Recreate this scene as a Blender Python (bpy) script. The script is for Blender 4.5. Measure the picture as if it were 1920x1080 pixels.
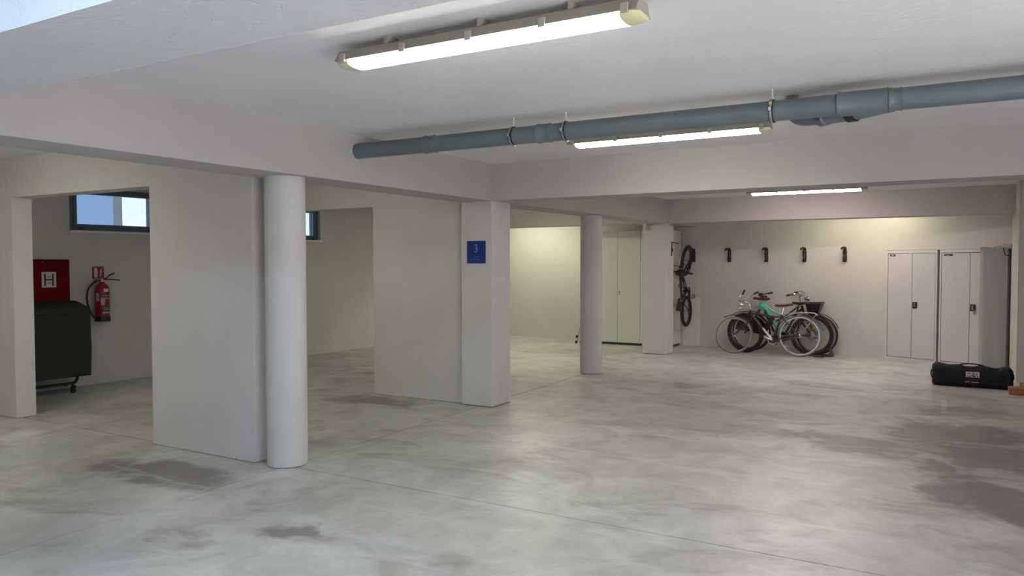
import bpy, bmesh, math, random
from mathutils import Vector, Matrix
random.seed(7)
for o in list(bpy.data.objects): bpy.data.objects.remove(o)
SC = bpy.context.scene
COL = SC.collection
R = math.radians

# ------------------------------------------------------------------ camera, world, exposure
cam = bpy.data.cameras.new('camera'); camo = bpy.data.objects.new('camera', cam); COL.objects.link(camo)
cam.sensor_width = 36.0; cam.lens = 1418.3 / 1920 * 36.0
cam.clip_start = 0.05; cam.clip_end = 300
def cam_matrix(yaw, pitch, roll):
    a, p, r = R(yaw), R(pitch), R(roll)
    f = Vector((-math.sin(a), math.cos(a), 0)); rt = Vector((math.cos(a), math.sin(a), 0)); up = Vector((0, 0, 1))
    F = f * math.cos(p) + up * math.sin(p); U0 = up * math.cos(p) - f * math.sin(p)
    X = rt * math.cos(r) + U0 * math.sin(r); U = U0 * math.cos(r) - rt * math.sin(r)
    M = Matrix((X, U, -F)).transposed().to_4x4(); M.translation = Vector((0, 0, 1.6)); return M
camo.matrix_world = cam_matrix(29.803, -1.946, -0.085)
SC.camera = camo
SC.view_settings.view_transform = 'Standard'
try: SC.view_settings.look = 'None'
except Exception: pass
SC.view_settings.gamma = 1.0; SC.view_settings.use_curve_mapping = False
SC.view_settings.exposure = -0.07
SC.cycles.diffuse_bounces = 6; SC.cycles.max_bounces = 10
SC.cycles.sample_clamp_indirect = 6.0

w = bpy.data.worlds.new('sky'); SC.world = w; w.use_nodes = True
nt = w.node_tree; nt.nodes.clear()
wo = nt.nodes.new('ShaderNodeOutputWorld'); bg = nt.nodes.new('ShaderNodeBackground')
tc = nt.nodes.new('ShaderNodeTexCoord'); sx = nt.nodes.new('ShaderNodeSeparateXYZ'); rp = nt.nodes.new('ShaderNodeValToRGB')
nt.links.new(tc.outputs['Generated'], sx.inputs[0]); nt.links.new(sx.outputs['Z'], rp.inputs[0])
rp.color_ramp.elements[0].position = 0.0; rp.color_ramp.elements[0].color = (0.36, 0.54, 0.86, 1)
rp.color_ramp.elements[1].position = 0.6; rp.color_ramp.elements[1].color = (0.24, 0.42, 0.85, 1)
nt.links.new(rp.outputs[0], bg.inputs['Color']); bg.inputs['Strength'].default_value = 2.0
nt.links.new(bg.outputs[0], wo.inputs['Surface'])

sun = bpy.data.lights.new('sun', 'SUN'); suno = bpy.data.objects.new('sun', sun); COL.objects.link(suno)
sun.energy = 66.0; sun.color = (0.96, 0.94, 0.97); sun.angle = R(0.6)
suno.rotation_euler = (R(47), 0, R(80)); suno.location = (0, -8, 8)
LAMP_POWER = 2.2
LAMPS = [  # x0, x1, y, colour, strength, label
    (-2.60, -1.05, 2.88, (1.0, 0.96, 0.87), 19, 'long fluorescent ceiling lamp with warm glowing cover, nearest, in front of the grey pipe'),
    (-2.80, -1.15, 5.90, (1.0, 0.94, 0.80), 15, 'long fluorescent ceiling lamp half hidden behind the grey drain pipe'),
    (-2.54, -0.94, 11.40, (1.0, 0.82, 0.83), 28, 'long fluorescent ceiling lamp with pinkish white glow just in front of the farther cross beam'),
    (-2.60, -1.04, -0.10, (0.52, 0.73, 1.0), 64, 'fluorescent ceiling lamp with cool white glow above the garage entrance'),
    (-2.40, -0.85, 8.65, (1.0, 0.88, 0.82), 7, 'fluorescent ceiling lamp hidden behind the nearer cross beam'),
    (-2.05, -0.50, 13.35, (1.0, 0.94, 0.66), 13, 'fluorescent ceiling lamp hidden behind the farther cross beam, over the wall of bike hooks'),
    (-7.90, -6.35, 2.70, (1.0, 0.95, 0.70), 17, 'fluorescent ceiling lamp in the left bay before the first doorway'),
    (-7.00, -5.45, 5.70, (0.98, 1.0, 0.68), 7, 'fluorescent ceiling lamp in the bay between the two doorways'),
    (-7.0, -5.45, 10.9, (0.97, 1.0, 0.76), 20, 'fluorescent ceiling lamp in the far left bay'),
    (-8.20, -6.65, 13.45, (0.97, 1.0, 0.70), 20, 'fluorescent ceiling lamp over the far left wall behind the beam'),
]

# ------------------------------------------------------------------ materials
MATS = {}
def mat(name, col, rough=0.6, metal=0.0, spec=0.5, noise=None, bump=None, col2=None, coat=0.0, alpha=1.0):
    """noise=(scale,detail,lo,hi) mixes col->col2; bump=(scale,strength,detail,dist)"""
    if name in MATS: return MATS[name]
    m = bpy.data.materials.new(name); m.use_nodes = True; n = m.node_tree; b = n.nodes['Principled BSDF']
    b.inputs['Base Color'].default_value = (*col, 1); b.inputs['Roughness'].default_value = rough
    b.inputs['Metallic'].default_value = metal; b.inputs['Specular IOR Level'].default_value = spec
    b.inputs['Coat Weight'].default_value = coat
    tcn = n.nodes.new('ShaderNodeTexCoord')
    if noise is None: noise = (9.0, 3, 0.35, 0.7); 
    if col2 is None: col2 = tuple(c * 0.88 for c in col)
    t = n.nodes.new('ShaderNodeTexNoise'); t.inputs['Scale'].default_value = noise[0]; t.inputs['Detail'].default_value = noise[1]
    r = n.nodes.new('ShaderNodeValToRGB'); r.color_ramp.elements[0].position = noise[2]; r.color_ramp.elements[1].position = noise[3]
    r.color_ramp.elements[0].color = (*col, 1); r.color_ramp.elements[1].color = (*col2, 1)
    n.links.new(tcn.outputs['Object'], t.inputs['Vector']); n.links.new(t.outputs[0], r.inputs[0]); n.links.new(r.outputs[0], b.inputs['Base Color'])
    if bump:
        t2 = n.nodes.new('ShaderNodeTexNoise'); t2.inputs['Scale'].default_value = bump[0]; t2.inputs['Detail'].default_value = bump[2]
        bn = n.nodes.new('ShaderNodeBump'); bn.inputs['Strength'].default_value = bump[1]; bn.inputs['Distance'].default_value = bump[3]
        n.links.new(tcn.outputs['Object'], t2.inputs['Vector']); n.links.new(t2.outputs[0], bn.inputs['Height']); n.links.new(bn.outputs[0], b.inputs['Normal'])
    MATS[name] = m; return m

def emat(name, col, strength):
    m = bpy.data.materials.new(name); m.use_nodes = True; n = m.node_tree; b = n.nodes['Principled BSDF']
    b.inputs['Base Color'].default_value = (0.85, 0.83, 0.75, 1); b.inputs['Roughness'].default_value = 0.35
    b.inputs['Emission Color'].default_value = (*col, 1); b.inputs['Emission Strength'].default_value = strength
    return m

M_WALL = mat('painted_plaster_wall', (0.605, 0.58, 0.57), 0.85, col2=(0.55, 0.525, 0.51), noise=(1.3, 6, 0.3, 0.75), bump=(60, 0.12, 6, 0.01), spec=0.25)
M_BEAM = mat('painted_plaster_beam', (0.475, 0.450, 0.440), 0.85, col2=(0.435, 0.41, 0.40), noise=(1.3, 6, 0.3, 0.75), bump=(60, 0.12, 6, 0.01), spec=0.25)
M_PILLAR = mat('painted_plaster_pillar', (0.61, 0.595, 0.585), 0.8, col2=(0.57, 0.555, 0.545), noise=(2.5, 6, 0.3, 0.75), bump=(40, 0.10, 6, 0.01), spec=0.25)

def ceiling_material(name, c0, c1, bump):
    m = bpy.data.materials.new(name); m.use_nodes = True; n = m.node_tree; b = n.nodes['Principled BSDF']
    b.inputs['Roughness'].default_value = 0.75; b.inputs['Specular IOR Level'].default_value = 0.25
    g = n.nodes.new('ShaderNodeNewGeometry')
    t = n.nodes.new('ShaderNodeTexNoise'); t.inputs['Scale'].default_value = 1.6; t.inputs['Detail'].default_value = 7
    r = n.nodes.new('ShaderNodeValToRGB'); r.color_ramp.elements[0].position = .3; r.color_ramp.elements[1].position = .72
    r.color_ramp.elements[0].color = (*c0, 1); r.color_ramp.elements[1].color = (*c1, 1)
    n.links.new(g.outputs['Position'], t.inputs['Vector']); n.links.new(t.outputs[0], r.inputs[0]); n.links.new(r.outputs[0], b.inputs['Base Color'])
    mp = n.nodes.new('ShaderNodeMapping'); mp.inputs['Scale'].default_value = (3.2, 5.5, 4); mp.inputs['Rotation'].default_value = (0, 0, R(25))
    t2 = n.nodes.new('ShaderNodeTexNoise'); t2.inputs['Scale'].default_value = 2.2; t2.inputs['Detail'].default_value = 3; t2.inputs['Distortion'].default_value = 1.6
    n.links.new(g.outputs['Position'], mp.inputs['Vector']); n.links.new(mp.outputs[0], t2.inputs['Vector'])
    rr = n.nodes.new('ShaderNodeValToRGB'); rr.color_ramp.elements[0].position = .47; rr.color_ramp.elements[1].position = .53
    n.links.new(t2.outputs[0], rr.inputs[0])
    t3 = n.nodes.new('ShaderNodeTexNoise'); t3.inputs['Scale'].default_value = 45; t3.inputs['Detail'].default_value = 5
    n.links.new(g.outputs['Position'], t3.inputs['Vector'])
    ad = n.nodes.new('ShaderNodeMath'); ad.operation = 'MULTIPLY_ADD'; ad.inputs[1].default_value = 0.25
    n.links.new(t3.outputs[0], ad.inputs[0]); n.links.new(rr.outputs[0], ad.inputs[2])
    bn = n.nodes.new('ShaderNodeBump'); bn.inputs['Strength'].default_value = bump; bn.inputs['Distance'].default_value = 0.012
    n.links.new(ad.outputs[0], bn.inputs['Height']); n.links.new(bn.outputs[0], b.inputs['Normal'])
    return m
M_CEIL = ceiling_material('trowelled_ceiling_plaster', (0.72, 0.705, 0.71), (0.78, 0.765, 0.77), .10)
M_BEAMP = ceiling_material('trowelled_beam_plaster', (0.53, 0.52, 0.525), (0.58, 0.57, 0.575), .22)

# floor stains: (x, y, rx, ry, strength)
STAINS = [(0.05, 8.0, 0.75, 0.9, .55), (-0.75, 7.2, 0.8, 0.5, .45), (0.5, 7.2, 0.6, 0.7, .6), (0.25, 6.1, 0.45, 0.5, .55), (-0.1, 6.7, .35, .45, .45),
          (0.45, 5.6, 0.45, 0.35, .45), (0.2, 9.3, 0.8, 0.5, .35), (0.3, 10.3, 0.6, 0.45, .25), (-0.45, 8.6, 0.6, 0.4, .25),
          (-5.2, 3.6, 1.0, 0.35, .5), (-3.35, 3.25, 0.28, 0.14, .55), (-3.9, 2.9, 0.45, 0.3, .3), (-5.8, 6.75, 0.9, 0.3, .45), (-2.6, 5.0, .5, .25, .22),
          (-6.7, 8.4, 1.2, 0.25, .4), (-7.2, 5.5, 0.9, 0.5, .35), (-6.2, 10.9, 1.0, .25, .3), (-4.3, 5.2, .7, .15, .25), (-1.7, 9.6, 1.2, .3, .25),
          (-2.6, 11.5, 1.0, .25, .2), (-1.6, 6.9, .6, .3, .2), (-0.9, 4.9, .3, .15, .18), (-1.0, 12.2, 1.1, .3, .22), (0.4, 4.7, .5, .4, .3)]
LINES = [(-2.825, 10.29, -.02, 10.05, .07), (-2.84, 8.97, -2.55, 8.96, .14), (-2.40, 8.92, -1.88, 8.97, .06), (.012, 10.08, .007, 9.15, .05)]
def floor_material():
    m = bpy.data.materials.new('polished_concrete'); m.use_nodes = True; n = m.node_tree; b = n.nodes['Principled BSDF']; L = n.links.new
    g = n.nodes.new('ShaderNodeNewGeometry')
    def noise(scale, detail=6, dist=0.0, sc=(1, 1, 1), rough=0.6):
        mp = n.nodes.new('ShaderNodeMapping'); mp.inputs['Scale'].default_value = sc; L(g.outputs['Position'], mp.inputs['Vector'])
        t = n.nodes.new('ShaderNodeTexNoise'); t.inputs['Scale'].default_value = scale; t.inputs['Detail'].default_value = detail
        t.inputs['Distortion'].default_value = dist; t.inputs['Roughness'].default_value = rough; L(mp.outputs[0], t.inputs['Vector']); return t
    def ramp(src, p0, p1, c0, c1):
        r = n.nodes.new('ShaderNodeValToRGB'); r.color_ramp.elements[0].position = p0; r.color_ramp.elements[1].position = p1
        r.color_ramp.elements[0].color = (*c0, 1); r.color_ramp.elements[1].color = (*c1, 1); L(src, r.inputs[0]); return r
    def math_(op, a, bb):
        x = n.nodes.new('ShaderNodeMath'); x.operation = op
        for i, v in ((0, a), (1, bb)):
            if isinstance(v, (int, float)): x.inputs[i].default_value = v
            else: L(v, x.inputs[i])
        return x.outputs[0]
    def mix(fac, c0, c1, mode='MIX'):
        x = n.nodes.new('ShaderNodeMixRGB'); x.blend_type = mode
        for i, v in ((0, fac), (1, c0), (2, c1)):
            if isinstance(v, (int, float)): x.inputs[i].default_value = v
            elif isinstance(v, tuple): x.inputs[i].default_value = (*v, 1)
            else: L(v, x.inputs[i])
        return x.outputs[0]
    base = ramp(noise(0.55, 7, 0.4).outputs[0], .33, .68, (0.40, 0.415, 0.405), (0.60, 0.61, 0.60))
    warm = ramp(noise(0.35, 3, 0.2).outputs[0], .45, .7, (1, 1, 1), (1.0, 0.945, 0.925))
    c = mix(1.0, base.outputs[0], warm.outputs[0], 'MULTIPLY')
    mott = ramp(noise(2.6, 9, 0.8, rough=.68).outputs[0], .32, .70, (0.74, 0.735, 0.725), (1.14, 1.14, 1.13))
    c = mix(1.0, c, mott.outputs[0], 'MULTIPLY')
    drk = ramp(noise(0.8, 7, 1.2, sc=(1, 1.6, 1), rough=.62).outputs[0], .54, .64, (1, 1, 1), (0.72, 0.70, 0.68))
    c = mix(1.0, c, drk.outputs[0], 'MULTIPLY')
    spk = ramp(noise(5.5, 5, 0.3).outputs[0], .70, .78, (1, 1, 1), (0.80, 0.79, 0.77))
    c = mix(1.0, c, spk.outputs[0], 'MULTIPLY')
    # stains
    nz = noise(1.9, 8, 0.9, rough=.65).outputs[0]
    tot = None
    warp = noise(1.3, 4).outputs['Color']
    wv = n.nodes.new('ShaderNodeVectorMath'); wv.operation = 'MULTIPLY_ADD'; wv.inputs[1].default_value = (0.9, 0.9, 0); L(warp, wv.inputs[0]); L(g.outputs['Position'], wv.inputs[2])
    for (x, y, rx, ry, s) in STAINS:
        mp = n.nodes.new('ShaderNodeMapping'); mp.vector_type = 'POINT'
        mp.inputs['Scale'].default_value = (1 / rx, 1 / ry, 0); mp.inputs['Location'].default_value = (-(x + .45) / rx, -(y + .45) / ry, 0)
        L(wv.outputs[0], mp.inputs['Vector'])
        ln = n.nodes.new('ShaderNodeVectorMath'); ln.operation = 'LENGTH'; L(mp.outputs[0], ln.inputs[0])
        mr = n.nodes.new('ShaderNodeMapRange'); mr.inputs['From Min'].default_value = 1.25; mr.inputs['From Max'].default_value = 0.35
        mr.inputs['To Min'].default_value = 0; mr.inputs['To Max'].default_value = s; L(ln.outputs['Value'], mr.inputs['Value'])
        tot = mr.outputs[0] if tot is None else math_('MAXIMUM', tot, mr.outputs[0])
    st = math_('ADD', tot, math_('MULTIPLY', math_('SUBTRACT', nz, 0.5), math_('MULTIPLY', tot, 3.0)))
    stc = n.nodes.new('ShaderNodeMapRange'); stc.inputs['From Min'].default_value = .17; stc.inputs['From Max'].default_value = .40
    stc.inputs['To Max'].default_value = .80; L(st, stc.inputs['Value'])
    c = mix(stc.outputs[0], c, (0.150, 0.134, 0.134))
    # pale scuffs stretched along the drive
    sc = ramp(noise(1.0, 6, 0.5, sc=(0.5, 3.2, 1)).outputs[0], .60, .72, (0, 0, 0), (1, 1, 1))
    c = mix(math_('MULTIPLY', sc.outputs[0], 0.40), c, (0.72, 0.715, 0.69))
    # worn remains of painted parking lines
    for (ax, ay, bx_, by_, wd_) in LINES:
        mp = n.nodes.new('ShaderNodeMapping'); mp.vector_type = 'TEXTURE'; mp.inputs['Location'].default_value = ((ax + bx_) / 2, (ay + by_) / 2, 0)
        mp.inputs['Rotation'].default_value = (0, 0, math.atan2(by_ - ay, bx_ - ax)); L(g.outputs['Position'], mp.inputs['Vector'])
        sp = n.nodes.new('ShaderNodeSeparateXYZ'); L(mp.outputs[0], sp.inputs[0])
        ln_ = math.hypot(bx_ - ax, by_ - ay) / 2
        fx = math_('LESS_THAN', math_('ABSOLUTE', sp.outputs['X'], 0), ln_); fy = math_('LESS_THAN', math_('ABSOLUTE', sp.outputs['Y'], 0), wd_ / 2)
        wr = ramp(noise(2.2, 7, .6).outputs[0], .42, .62, (0, 0, 0), (.55, .55, .55))
        c = mix(math_('MULTIPLY', math_('MULTIPLY', fx, fy), wr.outputs[0]), c, (0.74, 0.73, 0.71))
    L(c, b.inputs['Base Color'])
    ro = ramp(noise(3.0, 6).outputs[0], .3, .75, (.31,) * 3, (.44,) * 3); L(ro.outputs[0], b.inputs['Roughness'])
    b.inputs['Specular IOR Level'].default_value = 0.85
    bn = n.nodes.new('ShaderNodeBump'); bn.inputs['Strength'].default_value = .06; bn.inputs['Distance'].default_value = .01
    L(noise(7, 6).outputs[0], bn.inputs['Height']); L(bn.outputs[0], b.inputs['Normal'])
    return m
M_FLOOR = floor_material()
M_BLACK = mat('black_plastic', (0.012, 0.012, 0.013), 0.42)
M_RUBBER = mat('black_rubber', (0.016, 0.015, 0.014), 0.75)
M_CHROME = mat('chrome', (0.72, 0.72, 0.72), 0.18, 1.0)
M_STEEL = mat('galvanised_steel', (0.45, 0.45, 0.45), 0.38, 0.9)
M_PVC = mat('grey_pvc', (0.125, 0.155, 0.165), 0.38, col2=(0.11, 0.135, 0.15), noise=(4, 4, .3, .7))
M_WHITE = mat('white_paint', (0.72, 0.70, 0.69), 0.5)
M_CAB = mat('light_grey_enamel', (0.60, 0.575, 0.60), 0.42, col2=(0.57, 0.545, 0.57), noise=(2, 3, .3, .7))
M_WARD = mat('off_white_laminate', (0.74, 0.74, 0.69), 0.45, col2=(0.71, 0.71, 0.665), noise=(1.5, 3, .3, .7))
M_TRAY = mat('lamp_tray_grey', (0.33, 0.30, 0.24), 0.5)
M_RED = mat('fire_red_enamel', (0.27, 0.006, 0.016), 0.38)
M_DRED = mat('hose_box_red', (0.14, 0.002, 0.005), 0.75, spec=.15)
M_COVER = mat('dark_green_fabric', (0.028, 0.029, 0.021), 0.85, bump=(7, .5, 4, .02), noise=(5, 5, .3, .7), col2=(0.018, 0.019, 0.014))
M_BAG = mat('black_nylon', (0.004, 0.004, 0.007), 0.75, bump=(9, .4, 4, .02))
M_FRAME = mat('anthracite_aluminium', (0.095, 0.120, 0.140), 0.45)
M_BLUE = mat('blue_sign_enamel', (0.004, 0.030, 0.225), 0.4)
M_PALEB = mat('pale_blue_print', (0.20, 0.36, 0.50), 0.5)
M_BROWN = mat('brown_leather', (0.13, 0.042, 0.028), 0.5)
M_DBROWN = mat('dark_brown_grip', (0.05, 0.022, 0.014), 0.6)
M_MINT = mat('mint_paint', (0.06, 0.50, 0.36), 0.25, coat=.5)
M_DARKPAINT = mat('dark_maroon_paint', (0.028, 0.016, 0.016), 0.3, coat=.5)
M_BLKPAINT = mat('black_paint', (0.010, 0.010, 0.011), 0.3, coat=.5)
M_CREAM = mat('cream_tyre', (0.20, 0.19, 0.165), 0.7)
M_DKRED = mat('dark_red_leather', (0.12, 0.012, 0.016), 0.5)
M_YELLOW = mat('yellow_reflector', (0.85, 0.75, 0.08), 0.2)
M_WOOD = mat('orange_brown_wood', (0.34, 0.13, 0.055), 0.55, noise=(14, 4, .3, .7), col2=(0.27, 0.10, 0.045))
M_PALEWOOD = mat('pale_wood', (0.42, 0.30, 0.15), 0.6)
M_BOARD = mat('pale_board', (0.74, 0.71, 0.67), 0.6)
M_SILL = mat('white_marble_sill', (0.75, 0.74, 0.73), 0.35)
M_LABEL = mat('white_label', (0.62, 0.60, 0.60), 0.5)
M_CLIP = mat('clear_clip', (0.36, 0.33, 0.29), 0.3)
M_LENS = mat('lamp_end_yellow', (0.72, 0.68, 0.40), 0.35)
M_OUT = mat('outdoor_white_wall', (0.16, 0.172, 0.165), 0.8)
M_PAVE = mat('outdoor_paving', (0.45, 0.44, 0.42), 0.9)
M_DKLAB = mat('dark_navy_label', (0.02, 0.018, 0.06), 0.5)
M_YELTAG = mat('yellow_tag', (0.55, 0.50, 0.05), 0.5)

def glass_mat():
    m = bpy.data.materials.new('window_glass'); m.use_nodes = True; n = m.node_tree; n.nodes.clear()
    o = n.nodes.new('ShaderNodeOutputMaterial'); mx = n.nodes.new('ShaderNodeMixShader'); t = n.nodes.new('ShaderNodeBsdfTransparent'); g = n.nodes.new('ShaderNodeBsdfGlossy')
    fr = n.nodes.new('ShaderNodeFresnel'); fr.inputs['IOR'].default_value = 1.35
    t.inputs['Color'].default_value = (0.60, 0.63, 0.64, 1); g.inputs['Roughness'].default_value = 0.05
    n.links.new(fr.outputs[0], mx.inputs[0]); n.links.new(t.outputs[0], mx.inputs[1]); n.links.new(g.outputs[0], mx.inputs[2]); n.links.new(mx.outputs[0], o.inputs[0]); return m
M_GLASS = glass_mat()
def film_mat():
    m = bpy.data.materials.new('translucent_film'); m.use_nodes = True; n = m.node_tree; n.nodes.clear()
    o = n.nodes.new('ShaderNodeOutputMaterial'); mx = n.nodes.new('ShaderNodeMixShader'); mx.inputs[0].default_value = 0.62
    t = n.nodes.new('ShaderNodeBsdfTransparent'); t.inputs['Color'].default_value = (0.9, 0.92, 0.93, 1)
    p = n.nodes.new('ShaderNodeBsdfPrincipled'); p.inputs['Base Color'].default_value = (0.54, 0.54, 0.55, 1); p.inputs['Roughness'].default_value = 0.16
    tcn = n.nodes.new('ShaderNodeTexCoord'); tx = n.nodes.new('ShaderNodeTexNoise'); tx.inputs['Scale'].default_value = 5; bn = n.nodes.new('ShaderNodeBump'); bn.inputs['Strength'].default_value = .25; bn.inputs['Distance'].default_value = .03
    n.links.new(tcn.outputs['Object'], tx.inputs[0]); n.links.new(tx.outputs[0], bn.inputs['Height']); n.links.new(bn.outputs[0], p.inputs['Normal'])
    n.links.new(t.outputs[0], mx.inputs[1]); n.links.new(p.outputs[0], mx.inputs[2]); n.links.new(mx.outputs[0], o.inputs[0]); return m
M_FILM = film_mat()

# ------------------------------------------------------------------ mesh helpers
def V(*a): return Vector(a)
def box(bm, x0, x1, y0, y1, z0, z1, bev=0.0, seg=1):
    vs = [bm.verts.new(p) for p in ((x0, y0, z0), (x1, y0, z0), (x1, y1, z0), (x0, y1, z0), (x0, y0, z1), (x1, y0, z1), (x1, y1, z1), (x0, y1, z1))]
    fs = [bm.faces.new([vs[i] for i in f]) for f in ((3, 2, 1, 0), (4, 5, 6, 7), (0, 1, 5, 4), (1, 2, 6, 5), (2, 3, 7, 6), (3, 0, 4, 7))]
    if bev > 0:
        es = list({e for f in fs for e in f.edges})
        bmesh.ops.bevel(bm, geom=es, offset=bev, segments=seg, affect='EDGES', profile=0.5)
def prism(bm, pts, z0, z1):
    """polygon (x,y) extruded in z"""
    a = [bm.verts.new((x, y, z0)) for x, y in pts]; b = [bm.verts.new((x, y, z1)) for x, y in pts]; n = len(pts)
    bm.faces.new(a[::-1]); bm.faces.new(b)
    for i in range(n): bm.faces.new((a[i], a[(i + 1) % n], b[(i + 1) % n], b[i]))
def loft(bm, rings, cap=True, closed=True):
    rs = [[bm.verts.new(p) for p in r] for r in rings]; n = len(rs[0])
    for a, b in zip(rs, rs[1:]):
        for i in range(n if closed else n - 1): bm.faces.new((a[i], a[(i + 1) % n], b[(i + 1) % n], b[i]))
    if cap and closed: bm.faces.new(rs[0][::-1]); bm.faces.new(rs[-1])
def tube(bm, pts, r, seg=8, cap=True):
    pts = [Vector(p) for p in pts]; rr = r if isinstance(r, (list, tuple)) else [r] * len(pts)
    rings = []; prev = None
    for i, p in enumerate(pts):
        d = ((pts[i + 1] - p).normalized() if i < len(pts) - 1 else Vector((0, 0, 0))) + ((p - pts[i - 1]).normalized() if i > 0 else Vector((0, 0, 0)))
        d.normalize()
        if prev is None: u = d.orthogonal().normalized()
        else: u = (prev - d * prev.dot(d)).normalized()
        prev = u; v = d.cross(u)
        rings.append([p + (u * math.cos(t) + v * math.sin(t)) * rr[i] for t in [2 * math.pi * k / seg for k in range(seg)]])
    loft(bm, rings, cap)
def spline(pts, n=6):
    pts = [Vector(p) for p in pts]; out = []
    for i in range(len(pts) - 1):
        p0 = pts[max(i - 1, 0)]; p1 = pts[i]; p2 = pts[i + 1]; p3 = pts[min(i + 2, len(pts) - 1)]
        for k in range(n):
            t = k / n; out.append(0.5 * ((2 * p1) + (p2 - p0) * t + (2 * p0 - 5 * p1 + 4 * p2 - p3) * t * t + (3 * p1 - p0 - 3 * p2 + p3) * t ** 3))
    out.append(pts[-1]); return out
def lathe(bm, prof, c=(0, 0, 0), seg=24, axis='z', closed=False):
    """prof: list of (radius, height)"""
    rings = []
    for r_, h_ in prof:
        ring = []
        for k in range(seg):
            a = 2 * math.pi * k / seg
            if axis == 'z': p = (c[0] + r_ * math.cos(a), c[1] + r_ * math.sin(a), c[2] + h_)
            elif axis == 'y': p = (c[0] + r_ * math.cos(a), c[1] + h_, c[2] + r_ * math.sin(a))
            else: p = (c[0] + h_, c[1] + r_ * math.cos(a), c[2] + r_ * math.sin(a))
            ring.append(p)
        rings.append(ring)
    if closed: 
        rs = [[bm.verts.new(p) for p in r] for r in rings]
        for i in range(len(rs)):
            a, b = rs[i], rs[(i + 1) % len(rs)]
            for k in range(seg): bm.faces.new((a[k], a[(k + 1) % seg], b[(k + 1) % seg], b[k]))
    else: loft(bm, rings)
def torus(bm, R_, r_, c=(0, 0, 0), seg=32, s2=8, axis='y'):
    lathe(bm, [(R_ + r_ * math.cos(t), r_ * math.sin(t)) for t in [2 * math.pi * k / s2 for k in range(s2)]], c, seg, axis, closed=True)

def obj(name, bm, m, parent=None, smooth=True, ang=38):
    me = bpy.data.meshes.new(name); bmesh.ops.recalc_face_normals(bm, faces=bm.faces[:]); bm.to_mesh(me); bm.free()
    ms = m if isinstance(m, (list, tuple)) else [m]
    for x in ms: me.materials.append(x)
    if smooth:
        for p in me.polygons: p.use_smooth = True
        me.set_sharp_from_angle(angle=R(ang))
    o = bpy.data.objects.new(name, me); COL.objects.link(o)
    if parent: o.parent = parent
    return o
def NB(): return bmesh.new()
def tag(o, label, cat, group=None):
    o['label'] = label; o['category'] = cat
    if group: o['group'] = group
    return o
def thing(name, label, cat, loc=(0, 0, 0), rotz=0.0, group=None, M=None):
    o = bpy.data.objects.new(name, None); COL.objects.link(o); o.empty_display_size = .1
    if M is not None: o.matrix_world = M
    else: o.location = loc; o.rotation_euler = (0, 0, rotz)
    return tag(o, label, cat, group)
def struct(name, bm, m, smooth=False, label=None):
    o = obj(name, bm, m, None, smooth); o['kind'] = 'structure'
    if label: o['label'] = label
    return o
def bxo(name, m, parent, *a, bev=0.0, seg=1):
    bm = NB(); box(bm, *a, bev=bev, seg=seg); return obj(name, bm, m, parent)
def text_mesh(name, txt, size, m, parent, loc, rot, depth=0.0008, align='CENTER', squash=1.0):
    cu = bpy.data.curves.new(name, 'FONT'); cu.body = txt; cu.size = size; cu.extrude = depth; cu.align_x = align; cu.align_y = 'CENTER'
    t = bpy.data.objects.new(name + '_tmp', cu); COL.objects.link(t)
    me = bpy.data.meshes.new_from_object(t.evaluated_get(bpy.context.evaluated_depsgraph_get()))
    bpy.data.objects.remove(t); me.name = name; me.materials.clear(); me.materials.append(m)
    o = bpy.data.objects.new(name, me); COL.objects.link(o); o.parent = parent; o.location = loc; o.rotation_euler = rot; o.scale = (squash, 1, 1)
    return o

# ------------------------------------------------------------------ the setting
ZC, ZB = 2.67, 2.27
# floor: a base with slabs parted by saw-cut joints
bm = NB(); box(bm, -10.6, 4.2, -3.4, 15.2, -0.2, -0.035); floor = struct('floor', bm, mat('joint_filler', (0.035, 0.034, 0.03), .9))
bmj = 0.0055
xs = [-10.6, -4.47, 4.2]; ys = [-3.4, 4.245, 15.2]
for i in range(2):
    for j in range(2):
        bxo('floor_slab', M_FLOOR, floor, xs[i] + bmj, xs[i + 1] - bmj, ys[j] + bmj, ys[j + 1] - bmj, -0.1, 0.0)
bm = NB(); box(bm, -10.6, 4.2, -3.4, 15.2, ZC, ZC + .25); struct('ceiling', bm, M_CEIL)

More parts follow.
